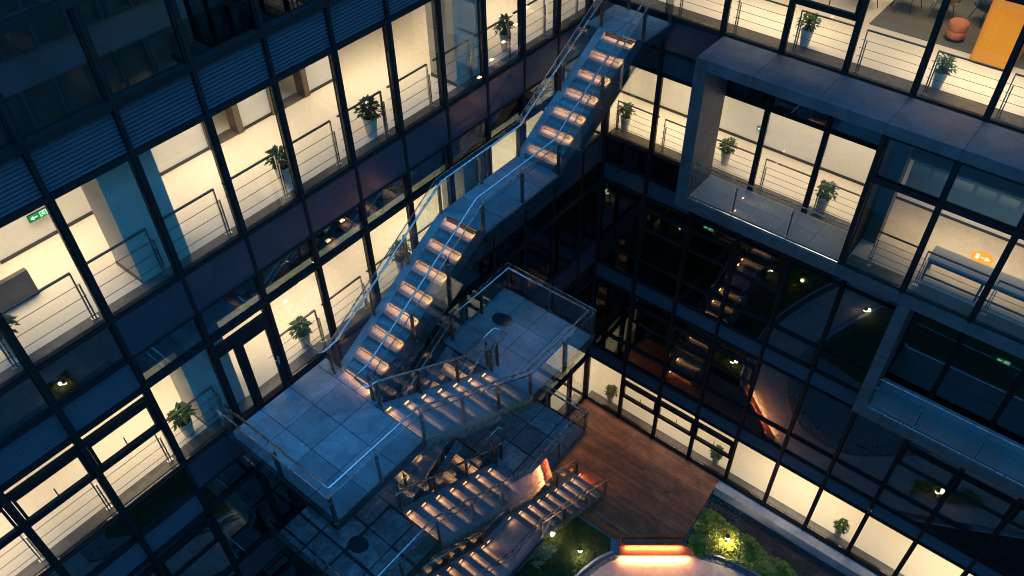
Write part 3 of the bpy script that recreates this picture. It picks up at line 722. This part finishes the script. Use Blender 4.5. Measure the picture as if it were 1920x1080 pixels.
def pebbles(name, pts, off0, off1, dens, s0, s1, z, mt=PEB):
    m = MB()
    for i in range(len(pts)-1):
        a, b = pts[i], pts[i+1]; l = math.hypot(b[0]-a[0], b[1]-a[1]); n = (-(b[1]-a[1])/l, (b[0]-a[0])/l) if l > 1e-6 else (0, 0)
        for _ in range(int(l*abs(off1-off0)*dens)):
            t = random.random(); q = random.uniform(off0, off1); r = random.uniform(s0, s1); cx_, cy_ = a[0]+(b[0]-a[0])*t+n[0]*q, a[1]+(b[1]-a[1])*t+n[1]*q
            k = len(m.v); an = random.random()*3
            rx, ry, rz_ = r*random.uniform(.8, 1.3), r, r*random.uniform(.5, .8); c_, s_ = math.cos(an), math.sin(an)
            for (u, v, w2) in ((1, 0, 0), (0, 1, 0), (-1, 0, 0), (0, -1, 0), (0, 0, 1), (.6, .6, .6), (-.6, .6, .6), (-.6, -.6, .6), (.6, -.6, .6)):
                X, Y = u*rx, v*ry; m.v.append((cx_+X*c_-Y*s_, cy_+X*s_+Y*c_, z+w2*rz_))
            m.f += [tuple(k+q for q in f) for f in ((4, 8, 5), (4, 5, 6), (4, 6, 7), (4, 7, 8), (8, 0, 5), (5, 1, 6), (6, 2, 7), (7, 3, 8), (0, 1, 5), (1, 2, 6), (2, 3, 7), (3, 0, 8))]
    o = add(name, m, mt, smooth=True); tag(o, None, kind='stuff'); return o
pebbles('gravel', PATH_L, -.27, -.01, 900, .018, .038, GZ-.02); pebbles('gravel', PATH_R[:34], .01, .25, 900, .018, .038, GZ-.02)
bed = add('planting_bed', MB().prism(offset(CORE, .0) + offset(CORE, -.48)[::-1], GZ+.005, GZ+.026), SOIL); tag(bed, None, kind='structure')
pebbles('gravel', CORE, -.46, -.02, 420, .03, .065, GZ+.03, mat('pale_pebbles', (.22, .22, .21), .5, 0, .5, 9))
# lawns
lawn_poly = [(.05, -4.3), (2.0, -4.35), (4.2, -4.30)] + KL[2:] + [(7.0, -22), (-.0, -22)]
lw = add('lawn', MB().prism(lawn_poly[::-1] if False else lawn_poly, GZ-.028, GZ+.02), mat('turf', (.035, .055, .012), .95, 0, .5, 6, .5, 80)); tag(lw, None, kind='structure')
def inpoly(p, poly):
    c = False; j = len(poly)-1
    for i in range(len(poly)):
        if (poly[i][1] > p[1]) != (poly[j][1] > p[1]) and p[0] < (poly[j][0]-poly[i][0])*(p[1]-poly[i][1])/(poly[j][1]-poly[i][1])+poly[i][0]: c = not c
        j = i
    return c
def grass(name, poly, bb, n, z, h0, h1):
    m = MB(); c = 0
    while c < n:
        px, py = random.uniform(bb[0], bb[1]), random.uniform(bb[2], bb[3]); c += 1
        if not inpoly((px, py), poly): continue
        a = random.random()*6.28; h_ = random.uniform(h0, h1); wd = .006; lean = random.uniform(.0, .05); b_ = random.random()*6.28
        k = len(m.v); dx, dy = math.cos(a)*wd, math.sin(a)*wd; lx, ly = math.cos(b_)*lean, math.sin(b_)*lean
        m.v += [(px-dx, py-dy, z), (px+dx, py+dy, z), (px+dx*.7+lx*.4, py+dy*.7+ly*.4, z+h_*.6), (px-dx*.7+lx*.4, py-dy*.7+ly*.4, z+h_*.6), (px+lx, py+ly, z+h_)]
        m.f += [(k, k+1, k+2, k+3), (k+3, k+2, k+4)]
    o = add(name, m, GRASSM); tag(o, None, kind='stuff'); return o
grass('grass', lawn_poly, (1.8, 4.7, -8.6, -4.3), 30000, GZ+.015, .04, .11)
grass('grass', lawn_poly, (0., 6, -18, -8.6), 26000, GZ+.015, .05, .11)
core_lawn = [p for p in offset(CORE, -.5)[:60]] 
ml = [(9.6, -16.5)] + [p for p in CORE if p[1] < -7.6] + [(8.5, -8.0), (12, -9.5), (14, -13)]
lw2 = add('lawn', MB().prism([(7.4, -12.6), (6.75, -10.9), (6.35, -9.7), (6.1, -8.4), (8.6, -7.9), (14, -9.6), (15, -14), (9.9, -15.6)][::-1], GZ+.03, GZ+.06), mat('turf', (0, 0, 0))); tag(lw2, None, kind='structure')
strip('kerb', [(7.3, -12.7), (6.68, -11.0), (6.3, -9.8), (6.03, -8.4)], .13, GZ, GZ+.12, GRANL, 'curved pale kerb at the edge of the middle lawn, seen mirrored in the right wing', 'kerb')
grass('grass', [(7.4, -12.6), (6.75, -10.9), (6.35, -9.7), (6.1, -8.4), (8.6, -7.9), (14, -9.6), (15, -14), (9.9, -15.6)], (6, 12, -15, -8), 14000, GZ+.05, .05, .12)
# mulch strip and shrub bed by the right wing
bedp = [(6.16, -.44), (16, -.44), (16, -4.9)] + [p for p in KR[::-1]] + [(6.5, -2.9), (6.34, -2.7)]
bd = add('planting_bed', MB().prism(bedp[::-1], GZ-.028, GZ+.03), SOIL); tag(bd, None, kind='structure')
def leafclump(name, poly, bb, n, z0, z1, size, mt, kind='stuff', nl=5, cond=None):
    m = MB()
    for _ in range(n):
        px, py = random.uniform(bb[0], bb[1]), random.uniform(bb[2], bb[3])
        if not inpoly((px, py), poly): continue
        hh = .5+.5*math.sin(px*5.1+math.sin(py*4))*math.cos(py*4.3+px)
        z = GZ+z0+(z1-z0)*hh*random.uniform(.75, 1.0)+random.uniform(-.03, .03); a0 = random.random()*6.28
        tx, ty = random.uniform(-.3, .3), random.uniform(-.3, .3)
        for i in range(nl):
            a = a0+6.283*i/nl+random.uniform(-.2, .2); L_ = size*random.uniform(.7, 1.2); c_, s_ = math.cos(a), math.sin(a); wd = L_*.24; rise = random.uniform(.0, .35)*L_
            k = len(m.v); zt_ = z+(c_*tx+s_*ty)*L_
            m.v += [(px, py, z-.01), (px+c_*L_*.55-s_*wd, py+s_*L_*.55+c_*wd, z+rise*.9+(c_*tx+s_*ty)*L_*.5), (px+c_*L_, py+s_*L_, zt_+rise*.6), (px+c_*L_*.55+s_*wd, py+s_*L_*.55-c_*wd, z+rise*.9+(c_*tx+s_*ty)*L_*.5)]
            m.f.append((k, k+1, k+2, k+3))
    o = add(name, m, mt)
    if kind: tag(o, None, kind=kind)
    return o
shp = [(6.25, -1.35), (6.5, -1.2), (7.0, -1.22), (8.0, -1.32), (9.5, -1.5), (11, -1.7), (13, -2.6), (13, -3.2), (10.5, -2.45), (9.2, -2.26), (8.3, -2.34), (7.66, -2.5), (7.1, -2.72), (6.95, -3.0), (6.6, -2.95), (6.42, -2.6), (6.33, -2.0)]
leafclump('shrub_groundcover', shp, (6.2, 11.5, -3.2, -1.1), 5200, .0, .36, .115, SHRUB)
leafclump('purple_groundcover', [(6.6, -.62), (16, -.62), (16, -2.2), (9.5, -1.42), (8, -1.26), (6.7, -1.14), (6.3, -1.2)], (6.3, 12, -2.2, -.6), 6500, .0, .12, .035, MULCH, nl=4)
pebbles('gravel', [(6.2, -.75), (7.4, -.72)], -.25, .25, 260, .02, .035, GZ+.04)
# flowering shrub under the ground flight
leafclump('hosta_plant', [(2.3, -6.9), (3.0, -6.9), (3.0, -5.8), (2.3, -5.8)], (2.4, 2.95, -6.85, -5.9), 60, .05, .35, .13, mat('pale_striped_leaf', (.15, .17, .07), .5, 0, .4, 10), None, 6)
bpy.data.objects['hosta_plant']; tag(bpy.data.objects['hosta_plant'], 'pale leaved plant on the lawn right beside the lowest stair flight', 'plant')
# reflected shrubs by the lamp near y=-11.5
leafclump('round_shrub', [(3.2, -12.5), (4.4, -12.5), (4.4, -11.2), (3.2, -11.2)], (3.2, 4.3, -12.4, -11.3), 240, .1, .7, .11, SHRUB, None, 6)
tag(bpy.data.objects['round_shrub'], 'leafy shrub beside a garden lamp on the lawn, mirrored in right wing glass', 'shrub')
sh2 = leafclump('low_shrub', [(11.8, -4.0), (14.0, -5.0), (14, -5.6), (11.8, -4.6)], (11.8, 14, -5.6, -4.0), 420, .05, .4, .10, SHRUB, None, 6)
tag(sh2, 'low shrub lit by a garden lamp, mirrored in the far right windows', 'shrub')

# garden lamps
def garden_lamp(x, y, label, h=.40, power=9, col=(1, .78, .42)):
    t = thing('garden_lamp', label, 'lamp', (x, y, GZ), 0, 'garden lamps among the planting')
    add('stem', MB().lathe([(.03, 0), (.03, h-.1)], seg=10), BLACK, t)
    add('cap', MB().lathe([(.085, h-.02), (.088, h+.03), (.075, h+.08), (.04, h+.11), (.005, h+.12)], seg=18), mat('lamp_cap_metal', (.06, .06, .06), .4, .6), t, smooth=True)
    add('lens', MB().lathe([(.05, h-.10), (.078, h-.07), (.083, h-.021)], seg=18), emit('garden_lamp_lens', (1, .82, .5), 30), t, smooth=True)
    d = bpy.data.lights.new('lamp_glow', 'POINT'); d.energy = power*KX; d.color = col; d.shadow_soft_size = .07
    for i, (dx, dy) in enumerate(((.12, -.12),)):
        o = bpy.data.objects.new('lamp_glow', d); COL.objects.link(o); o.parent = t; o.location = (dx, dy, h-.06)
garden_lamp(2.52, -5.50, 'garden lamp on the lawn seen just outside the glass of the lowest stair flight', power=8)
garden_lamp(3.70, -5.50, 'garden lamp standing in the open lawn left of the glowing deck steps', power=22)
garden_lamp(7.50, -1.95, 'garden lamp in the middle of the yellow green shrubs right of the deck', h=.50, power=55)
garden_lamp(3.72, -11.7, 'garden lamp beside a leafy shrub, mirrored in the middle of the right wing glass', power=12)
garden_lamp(2.3, -11.6, 'garden lamp on the lawn behind the stairs, a small mirrored spark', power=6)
garden_lamp(12.6, -4.45, 'garden lamp by the far low shrub, mirrored near the right edge of the photo', power=14)
garden_lamp(17.5, -12.75, 'garden lamp far out in the grass, mirrored in the left wing', power=14)
garden_lamp(6.9, -11.75, 'garden lamp on the middle lawn, mirrored low in the left wing glass', power=10)
garden_lamp(14.0, -7.3, 'garden lamp in the planting across the path, mirrored under the lower box frame', power=10)
leafclump('grass_tuft', [(17, -13.5), (18.5, -13.5), (18.5, -12.2), (17, -12.2)], (17, 18.3, -13.3, -12.3), 160, .02, .2, .12, SHRUB, 'stuff')

# ------------------------------------------------------------------ potted plants
def plant_meshes(seed):
    rnd = random.Random(seed); m = MB(); st = MB()
    for i in range(170):
        a = rnd.random()*6.283; el = rnd.uniform(-.15, 1.35); R_ = rnd.uniform(.08, .25)
        c = Vector((math.cos(a)*math.cos(el)*R_, math.sin(a)*math.cos(el)*R_, .52+.12+math.sin(el)*R_*1.15))
        L_ = rnd.uniform(.09, .15); d = Vector((math.cos(a)*math.cos(el*.7), math.sin(a)*math.cos(el*.7), math.sin(el)*.7-.15+rnd.uniform(-.3, .25))).normalized()
        sd = d.cross(Vector((0, 0, 1))).normalized(); up = sd.cross(d); wd = L_*.30; k = len(m.v)
        m.v += [tuple(c), tuple(c+d*L_*.4+sd*wd+up*.012), tuple(c+d*L_-up*.02), tuple(c+d*L_*.4-sd*wd+up*.012), tuple(c+d*L_*.45-up*.01)]
        m.f += [(k, k+1, k+4), (k+1, k+2, k+4), (k+2, k+3, k+4), (k+3, k, k+4)]
        if i % 4 == 0: st.tube([(0, 0, .46), tuple(c*.6+Vector((0, 0, .2))), tuple(c)], .005, 4)
    return m.mesh('foliage', LEAF), st.mesh('stem', mat('green_stem', (.07, .12, .03), .6))
PM = [plant_meshes(i) for i in range(5)]
POTM = MB().lathe([(.105, 0), (.115, .02), (.165, .44), (.17, .50), (.150, .50), (.145, .45)], seg=22).mesh('pot', POT, True)
SOILM = MB().lathe([(.14, .44), (.14, .455)], seg=16).mesh('potting_soil', SOIL)
def potted(x, y, z, label, i, s=1.):
    t = thing('potted_plant', label, 'plant', (x, y, z), random.random()*6, 'white potted plants behind the windows'); t.scale = (s, s, s)
    link('pot', POTM, t); link('potting_soil', SOILM, t); link('foliage', PM[i % 5][0], t); link('stem', PM[i % 5][1], t)
zA4, zA3, zB4, zB3, zB0 = LV[4]-.088, LV[3]-.088, LV[4]-.088, LV[3]-.088, LV[0]-.088
for q in (
 (-.72, -16.2, zA4, 'potted plant cut off by the left edge of the photo, upper lit floor'),
 (-.70, -10.55, zA4, 'potted plant half behind a mullion, upper lit floor of left wing, near the column'),
 (-.62, -8.27, zA4, 'potted plant standing clear in the middle of the upper lit floor of left wing'),
 (-.70, -3.68, zA4, 'potted plant nearest the inner corner on the upper lit floor of the left wing'),
 (-1.15, -4.55, zA4, 'potted plant beside the blue lit column near the top of the stairs'),
 (-.62, -14.3, zA3, 'potted plant beside the big column, lower lit floor of the left wing'),
 (-.60, -11.15, zA3, 'potted plant behind the railing just right of the terrace door'),
 (-.60, -8.0, zA3, 'dark silhouetted potted plant seen through the stair glass, half way up the lower flight'),
 (4.95, .86, zB4, 'potted plant under the opening sash on the top floor of the right wing'),
 (8.13, .84, zB4, 'potted plant in a white pot left of the orange partition'),
 (.28, .66, zB3, 'potted plant in the corner room right beside the upper stair flight'),
 (3.50, .95, zB3, 'potted plant partly cut by the left jamb of the upper box frame'),
 (6.55, .66, zB3, 'potted plant in the brightest window above the stone balcony'),
 (.88, .50, zB0, 'potted plant on the ground floor at the corner of the timber deck'),
 (5.63, .50, zB0, 'potted plant behind the ground floor window at the end of the deck'),
 (10.45, .52, zB0, 'potted plant alone in the long row of plain ground floor windows')):
    potted(*q, random.randint(0, 4), random.uniform(.86, .96))

# ------------------------------------------------------------------ indoor railings
RM = {}
def indoor_rail(wing, s0, s1, d, z, label, post_right, grp, nw=3):
    L_ = s1-s0
    rz = math.pi/2 if wing is wA else 0
    loc = (-d, s0, z) if wing is wA else (s0, d, z)
    t = thing('indoor_railing', label, 'railing', loc, rz, grp)
    k = (round(L_, 2), post_right, nw)
    if k not in RM:
        px = L_-.10 if post_right else .10
        pm = MB().box(px-.012, px+.012, -.02, .02, 0, 1.03).box(px-.012+.05, px+.012+.05, -.02, .02, 0, .78).box(px-.03, px+.09, -.04, .04, 0, .012)
        hm = MB().box(.04 if post_right else px-.01, px+.01 if post_right else L_-.04, -.022, .022, 1.03, 1.055)
        wm = MB().box(.02, L_-.02, -.004, .004, -.004, .004)
        RM[k] = (pm.mesh('post', STAIN), hm.mesh('handrail', mat('dark_handrail', (.06, .055, .05), .4)), wm.mesh('wire', mat('steel_wire', (.05, .045, .04), .5)))
    link('post', RM[k][0], t); link('handrail', RM[k][1], t)
    for zz_ in ((.24, .50, .76) if nw == 3 else (.2, .4, .6, .8)): link('wire', RM[k][2], t, (0, 0, zz_))
for i in range(0, len(SA)-2):
    for k in (4, 3):
        if k == 3 and i == 9: continue
        if SA[i] < -21.5: continue
        indoor_rail(wA, SA[i+1]+.03, SA[i]-.03, .38, LV[k]-.07, 'wire railing in the %s bay from the corner, %s lit floor of left wing' % (ORD[i], 'upper' if k == 4 else 'lower'), True, 'wire railings behind the left wing windows')
for i in range(0, 11):
    indoor_rail(wB, SB[i]+.03, SB[i+1]-.03, .42, LV[4]-.07, 'wire railing in the %s bay from the corner, top lit floor of right wing' % ORD[i], False, 'wire railings behind the right wing windows', 4)
    if i < 5: indoor_rail(wB, SB[i]+.03, SB[i+1]-.03, .42, LV[3]-.07, 'wire railing in the %s bay from the corner, box frame floor of right wing' % ORD[i], False, 'wire railings behind the right wing windows', 4)
    elif i > 4: indoor_rail(wB, SB[i]+(.45 if i == 5 else .03), SB[i+1]-.03, FY+.42, 12.915, 'wire railing in the %s flush glazed bay right of the stone balcony' % ORD[i-5], False, 'wire railings behind the right wing windows', 4)

# ------------------------------------------------------------------ balcony railings on the boxes
def balcony(x0, x1, z, label, xs):
    t = thing('balcony_railing', label, 'railing', (x0, FY+.05, z))
    xs = [x0] + xs + [x1]
    for a, b in zip(xs[:-1], xs[1:]): part('glass_panel', t, a-x0+.01, b-x0-.01, 0, .014, .0, .96, G_RAIL)
    for q in xs[:-1]:
        p_ = part('railing_post', t, q-x0-.012+.03, q-x0+.012+.03, .02, .07, 0, .88, BRSTEEL)
        link('handrail_bracket', MB().tube([(.012, .03, .86), (.012, .10, 1.05)], .009, 6).mesh('handrail_bracket', STAIN), p_)
        for zz_ in (.06, .76): link('clamp', cbox('clamp', .06, .05, .05, STAIN), p_, (-.02, -.02, zz_))
    add('handrail', MB().tube([(.03, .12, 1.06), (x1-x0, .12, 1.06)], .02, 8), STAIN, t)
    add('base_rail', MB().box(0, x1-x0, -.01, .025, -.0, .02), STAIN, t)
balcony(X1+.345, X2-.06, 12.885, 'glass balcony railing with steel handrail around the stone balcony of the upper box frame', [4.87, 6.40])
balcony(X3+.31, X4, 8.725, 'glass balcony railing on the dark lower box frame near the right edge', [10.97, 12.52, 14.1, 15.7])

# ------------------------------------------------------------------ furniture and signs
def exit_sign(x, y, z, rz, label, s=1.):
    t = thing('exit_sign', label, 'sign', (x, y, z), rz, 'green exit signs'); t.scale = (s, s, s)
    add('housing', MB().box(-.19, .19, 0, .03, -.075, .075), BLACK, t)
    add('face', MB().box(-.18, .18, -.004, 0, -.066, .066), emit('exit_sign_face', (.02, .35, .07), 1.1), t)
    add('arrow', MB().box(-.11, -.03, -.010, -.005, -.012, .012), GRNW, t)
    m = MB(); n = 0; m.v = [(-.16, -.010, 0), (-.10, -.010, -.045), (-.10, -.010, .045), (-.16, -.005, 0), (-.10, -.005, -.045), (-.10, -.005, .045)]; m.f = [(0, 1, 2), (3, 5, 4), (0, 3, 4, 1), (1, 4, 5, 2), (2, 5, 3, 0)]
    add('arrowhead', m, GRNW, t)
    add('door_symbol', MB().box(.02, .035, -.010, -.005, -.055, .055).box(.035, .15, -.010, -.005, .043, .055).box(.135, .15, -.010, -.005, -.055, .043), GRNW, t)
    mm = MB().box(.075, .095, -.010, -.005, .018, .038).box(.065, .10, -.010, -.005, -.015, .015)
    for (a, b, c, d_) in ((.07, -.015, .05, -.05), (.09, -.015, .11, -.05), (.068, .01, .045, -.005), (.10, .01, .12, .0)):
        mm.tube([(a, -.008, b), (c, -.008, d_)], .006, 4)
    add('running_figure', mm, GRNW, t)
exit_sign(-2.90, -14.32, 17.38, math.pi/2, 'green exit sign on the rear wall behind the far left window of left wing')
exit_sign(3.85, 2.34, 13.20, 0, 'small green exit sign on the white wall above the stone balcony', .8)
def glowsign(px, py, z, lab, d=1.0): exit_sign(px, d, z, 0, lab, .95)
glowsign(3.38, 10.12, 10.12, 'glowing green exit sign behind dark glass just under the upper box frame')
glowsign(12.09, 10.1, 10.11, 'glowing green exit sign behind dark glass of the lower box frame')
exit_sign(-1.0, -13.51, 20.29+.6, math.pi/2, 'faint green exit sign behind the dark top floor glass of the left wing', .5)

op = tag(link('orange_partition', None), 'tall orange felt booth on the grey carpet of the top floor', 'partition'); op.location = (8.30, 2.50, zB4)
m = MB(); r = .12; W_, D_ = .92, 2.2; pts = []
for cx_, cy_, a0 in ((W_-r, r, -90), (W_-r, D_-r, 0), (r, D_-r, 90), (r, r, 180)):
    for q in range(5): a = math.radians(a0+q*22.5); pts.append((cx_+r*math.cos(a), cy_+r*math.sin(a)))
bev(add('felt_body', m.prism(pts, .01, 2.35), ORANGE, op), .03, 3)
add('seam', MB().box(W_, W_+.006, .9, .915, .05, 2.3), mat('dark_orange_seam', (.45, .16, .01), .8), op)
pf = thing('pouf', 'round peach coloured pouf on the grey carpet beside the orange booth', 'stool', (7.68, 3.42, zB4+.013))
add('seat', MB().lathe([(.20, .24), (.225, .26), (.23, .40), (.21, .44), (.02, .45)], seg=28), PEACH, pf, smooth=True)
add('base', MB().lathe([(.19, .03), (.215, .05), (.222, .232), (.2, .238)], seg=28), PEACH, pf, smooth=True)
add('foot_ring', MB().lathe([(.24, 0), (.24, .02), (.18, .028)], seg=28), BLACK, pf)
def lounge_chair(x, y, rz, label, fab, legm):
    t = thing('lounge_chair', label, 'chair', (x, y, zB4+.013), rz)
    s_ = MB().prism([(-.29, -.27), (.29, -.27), (.33, .0), (.27, .27), (-.27, .27), (-.33, .0)], .36, .44); bev(add('seat', s_, fab, t), .03, 3)
    m = MB(); n = 9
    for i in range(n):
        a = math.radians(200-220*i/(n-1)); 
        m.v += [(.34*math.cos(a), .05+.28*math.sin(a), .42), (.38*math.cos(a), .05+.33*math.sin(a), .78-.12*abs(math.cos(a))), (.36*math.cos(a), .05+.31*math.sin(a), .78-.12*abs(math.cos(a))), (.31*math.cos(a), .05+.25*math.sin(a), .42)]
    for i in range(n-1):
        k = i*4
        for j in range(4): m.f.append((k+j, k+4+j, k+4+(j+1) % 4, k+(j+1) % 4))
    m.f += [(0, 1, 2, 3), (n*4-1, n*4-2, n*4-3, n*4-4)]
    add('backrest', m, fab, t, smooth=True)
    for sx in (-1, 1):
        for sy in (-1, 1): add('leg', MB().tube([(sx*.2, sy*.18, .37), (sx*.28, sy*.27, 0)], .011, 6), legm, t)
lounge_chair(6.15, 4.35, 2.9, 'light grey lounge chair at the top edge of the photo, left of its twin', LGREY, BLACK)
lounge_chair(7.0, 4.5, 3.4, 'light grey lounge chair nearer the peach pouf', LGREY, BLACK)
lounge_chair(8.0, 4.75, 3.9, 'black lounge chair behind the peach pouf, against the orange booth', mat('black_mesh_fabric', (.03, .03, .03), .8), BLACK)
lounge_chair(5.2, 3.95, 2.2, 'light grey lounge chair half hidden over the opening sash at the top edge', LGREY, BLACK)

tb = thing('counter_table', 'long grey counter table with dark frame legs behind the flush glazing of the box frame', 'table', (9.58, -.70, 12.90))
bev(part('table_top', tb, 0, 3.4, 0, .56, .62, .68, BENCHM), .008)
for x_ in (0.03, 1.25, 2.4, 3.3):
    l_ = part('leg', tb, x_, x_+.05, .02, .07, 0, .61, mat('grey_steel_leg', (.12, .12, .12), .4, .4)); part('leg', tb, x_, x_+.05, .49, .54, 0, .61, MATS['grey_steel_leg'])
part('stretcher', tb, .08, 3.3, .03, .06, .13, .17, MATS['grey_steel_leg']); part('apron', tb, .08, 3.3, .015, .045, .54, .61, MATS['grey_steel_leg'])
fs = thing('floor_sign', 'round amber wayfinding decal with a white door and arrow on the pale floor', 'sign', (10.52, 1.32, LV[3]-.074))
add('disc', MB().lathe([(.27, 0), (.27, .004)], seg=40), SIGNY, fs)
add('door_symbol', MB().box(-.16, -.07, -.11, .11, .0045, .008), WHITEP, fs)
add('arrow', MB().box(-.03, .10, -.022, .022, .0045, .008), WHITEP, fs)
add('arrowhead', MB().prism([(.20, 0), (.09, .09), (.06, .06), (.12, 0), (.06, -.06), (.09, -.09)], .0045, .008), WHITEP, fs)
# big blue poster on the rear wall of the glazed box
pm = mat('poster_print', (.02, .10, .20), .45)
t_ = pm.node_tree; b_ = t_.nodes['Principled BSDF']; tc = t_.nodes.new('ShaderNodeTexCoord'); vo = t_.nodes.new('ShaderNodeTexBrick')
vo.inputs['Scale'].default_value = 1.0; vo.inputs['Color1'].default_value = (.035, .12, .22, 1); vo.inputs['Color2'].default_value = (.15, .22, .27, 1); vo.inputs['Mortar'].default_value = (.012, .07, .15, 1)
vo.inputs['Brick Width'].default_value = .55; vo.inputs['Row Height'].default_value = .9; vo.inputs['Mortar Size'].default_value = .05
mp = t_.nodes.new('ShaderNodeMapping'); mp.inputs['Rotation'].default_value = (math.pi/2, 0, 0); mp.inputs['Location'].default_value = (0, 0, .5)
sx_ = t_.nodes.new('ShaderNodeSeparateXYZ'); mr_ = t_.nodes.new('ShaderNodeMapRange'); mr_.inputs[1].default_value = .55; mr_.inputs[2].default_value = .8
mxx = t_.nodes.new('ShaderNodeMix'); mxx.data_type = 'RGBA'; mxx.inputs['A'].default_value = (.012, .075, .16, 1)
t_.links.new(tc.outputs['Object'], mp.inputs[0]); t_.links.new(mp.outputs[0], vo.inputs[0]); t_.links.new(tc.outputs['Object'], sx_.inputs[0]); t_.links.new(sx_.outputs['Z'], mr_.inputs[0])
t_.links.new(mr_.outputs[0], mxx.inputs['Factor']); t_.links.new(vo.outputs['Color'], mxx.inputs['B']); t_.links.new(mxx.outputs['Result'], b_.inputs['Base Color'])
po = thing('wall_poster', 'large dark blue wall graphic with a thin pale border behind the upper box frame glass', 'poster', (7.98, 2.355, 13.02))
add('print', MB().box(.05, 6.2, -.008, 0, .04, 2.0), pm, po); add('border', MB().box(0, .05, -.012, 0, 0, 2.05).box(.05, 6.2, -.012, 0, 0, .04), mat('pale_border', (.6, .55, .52), .6), po)
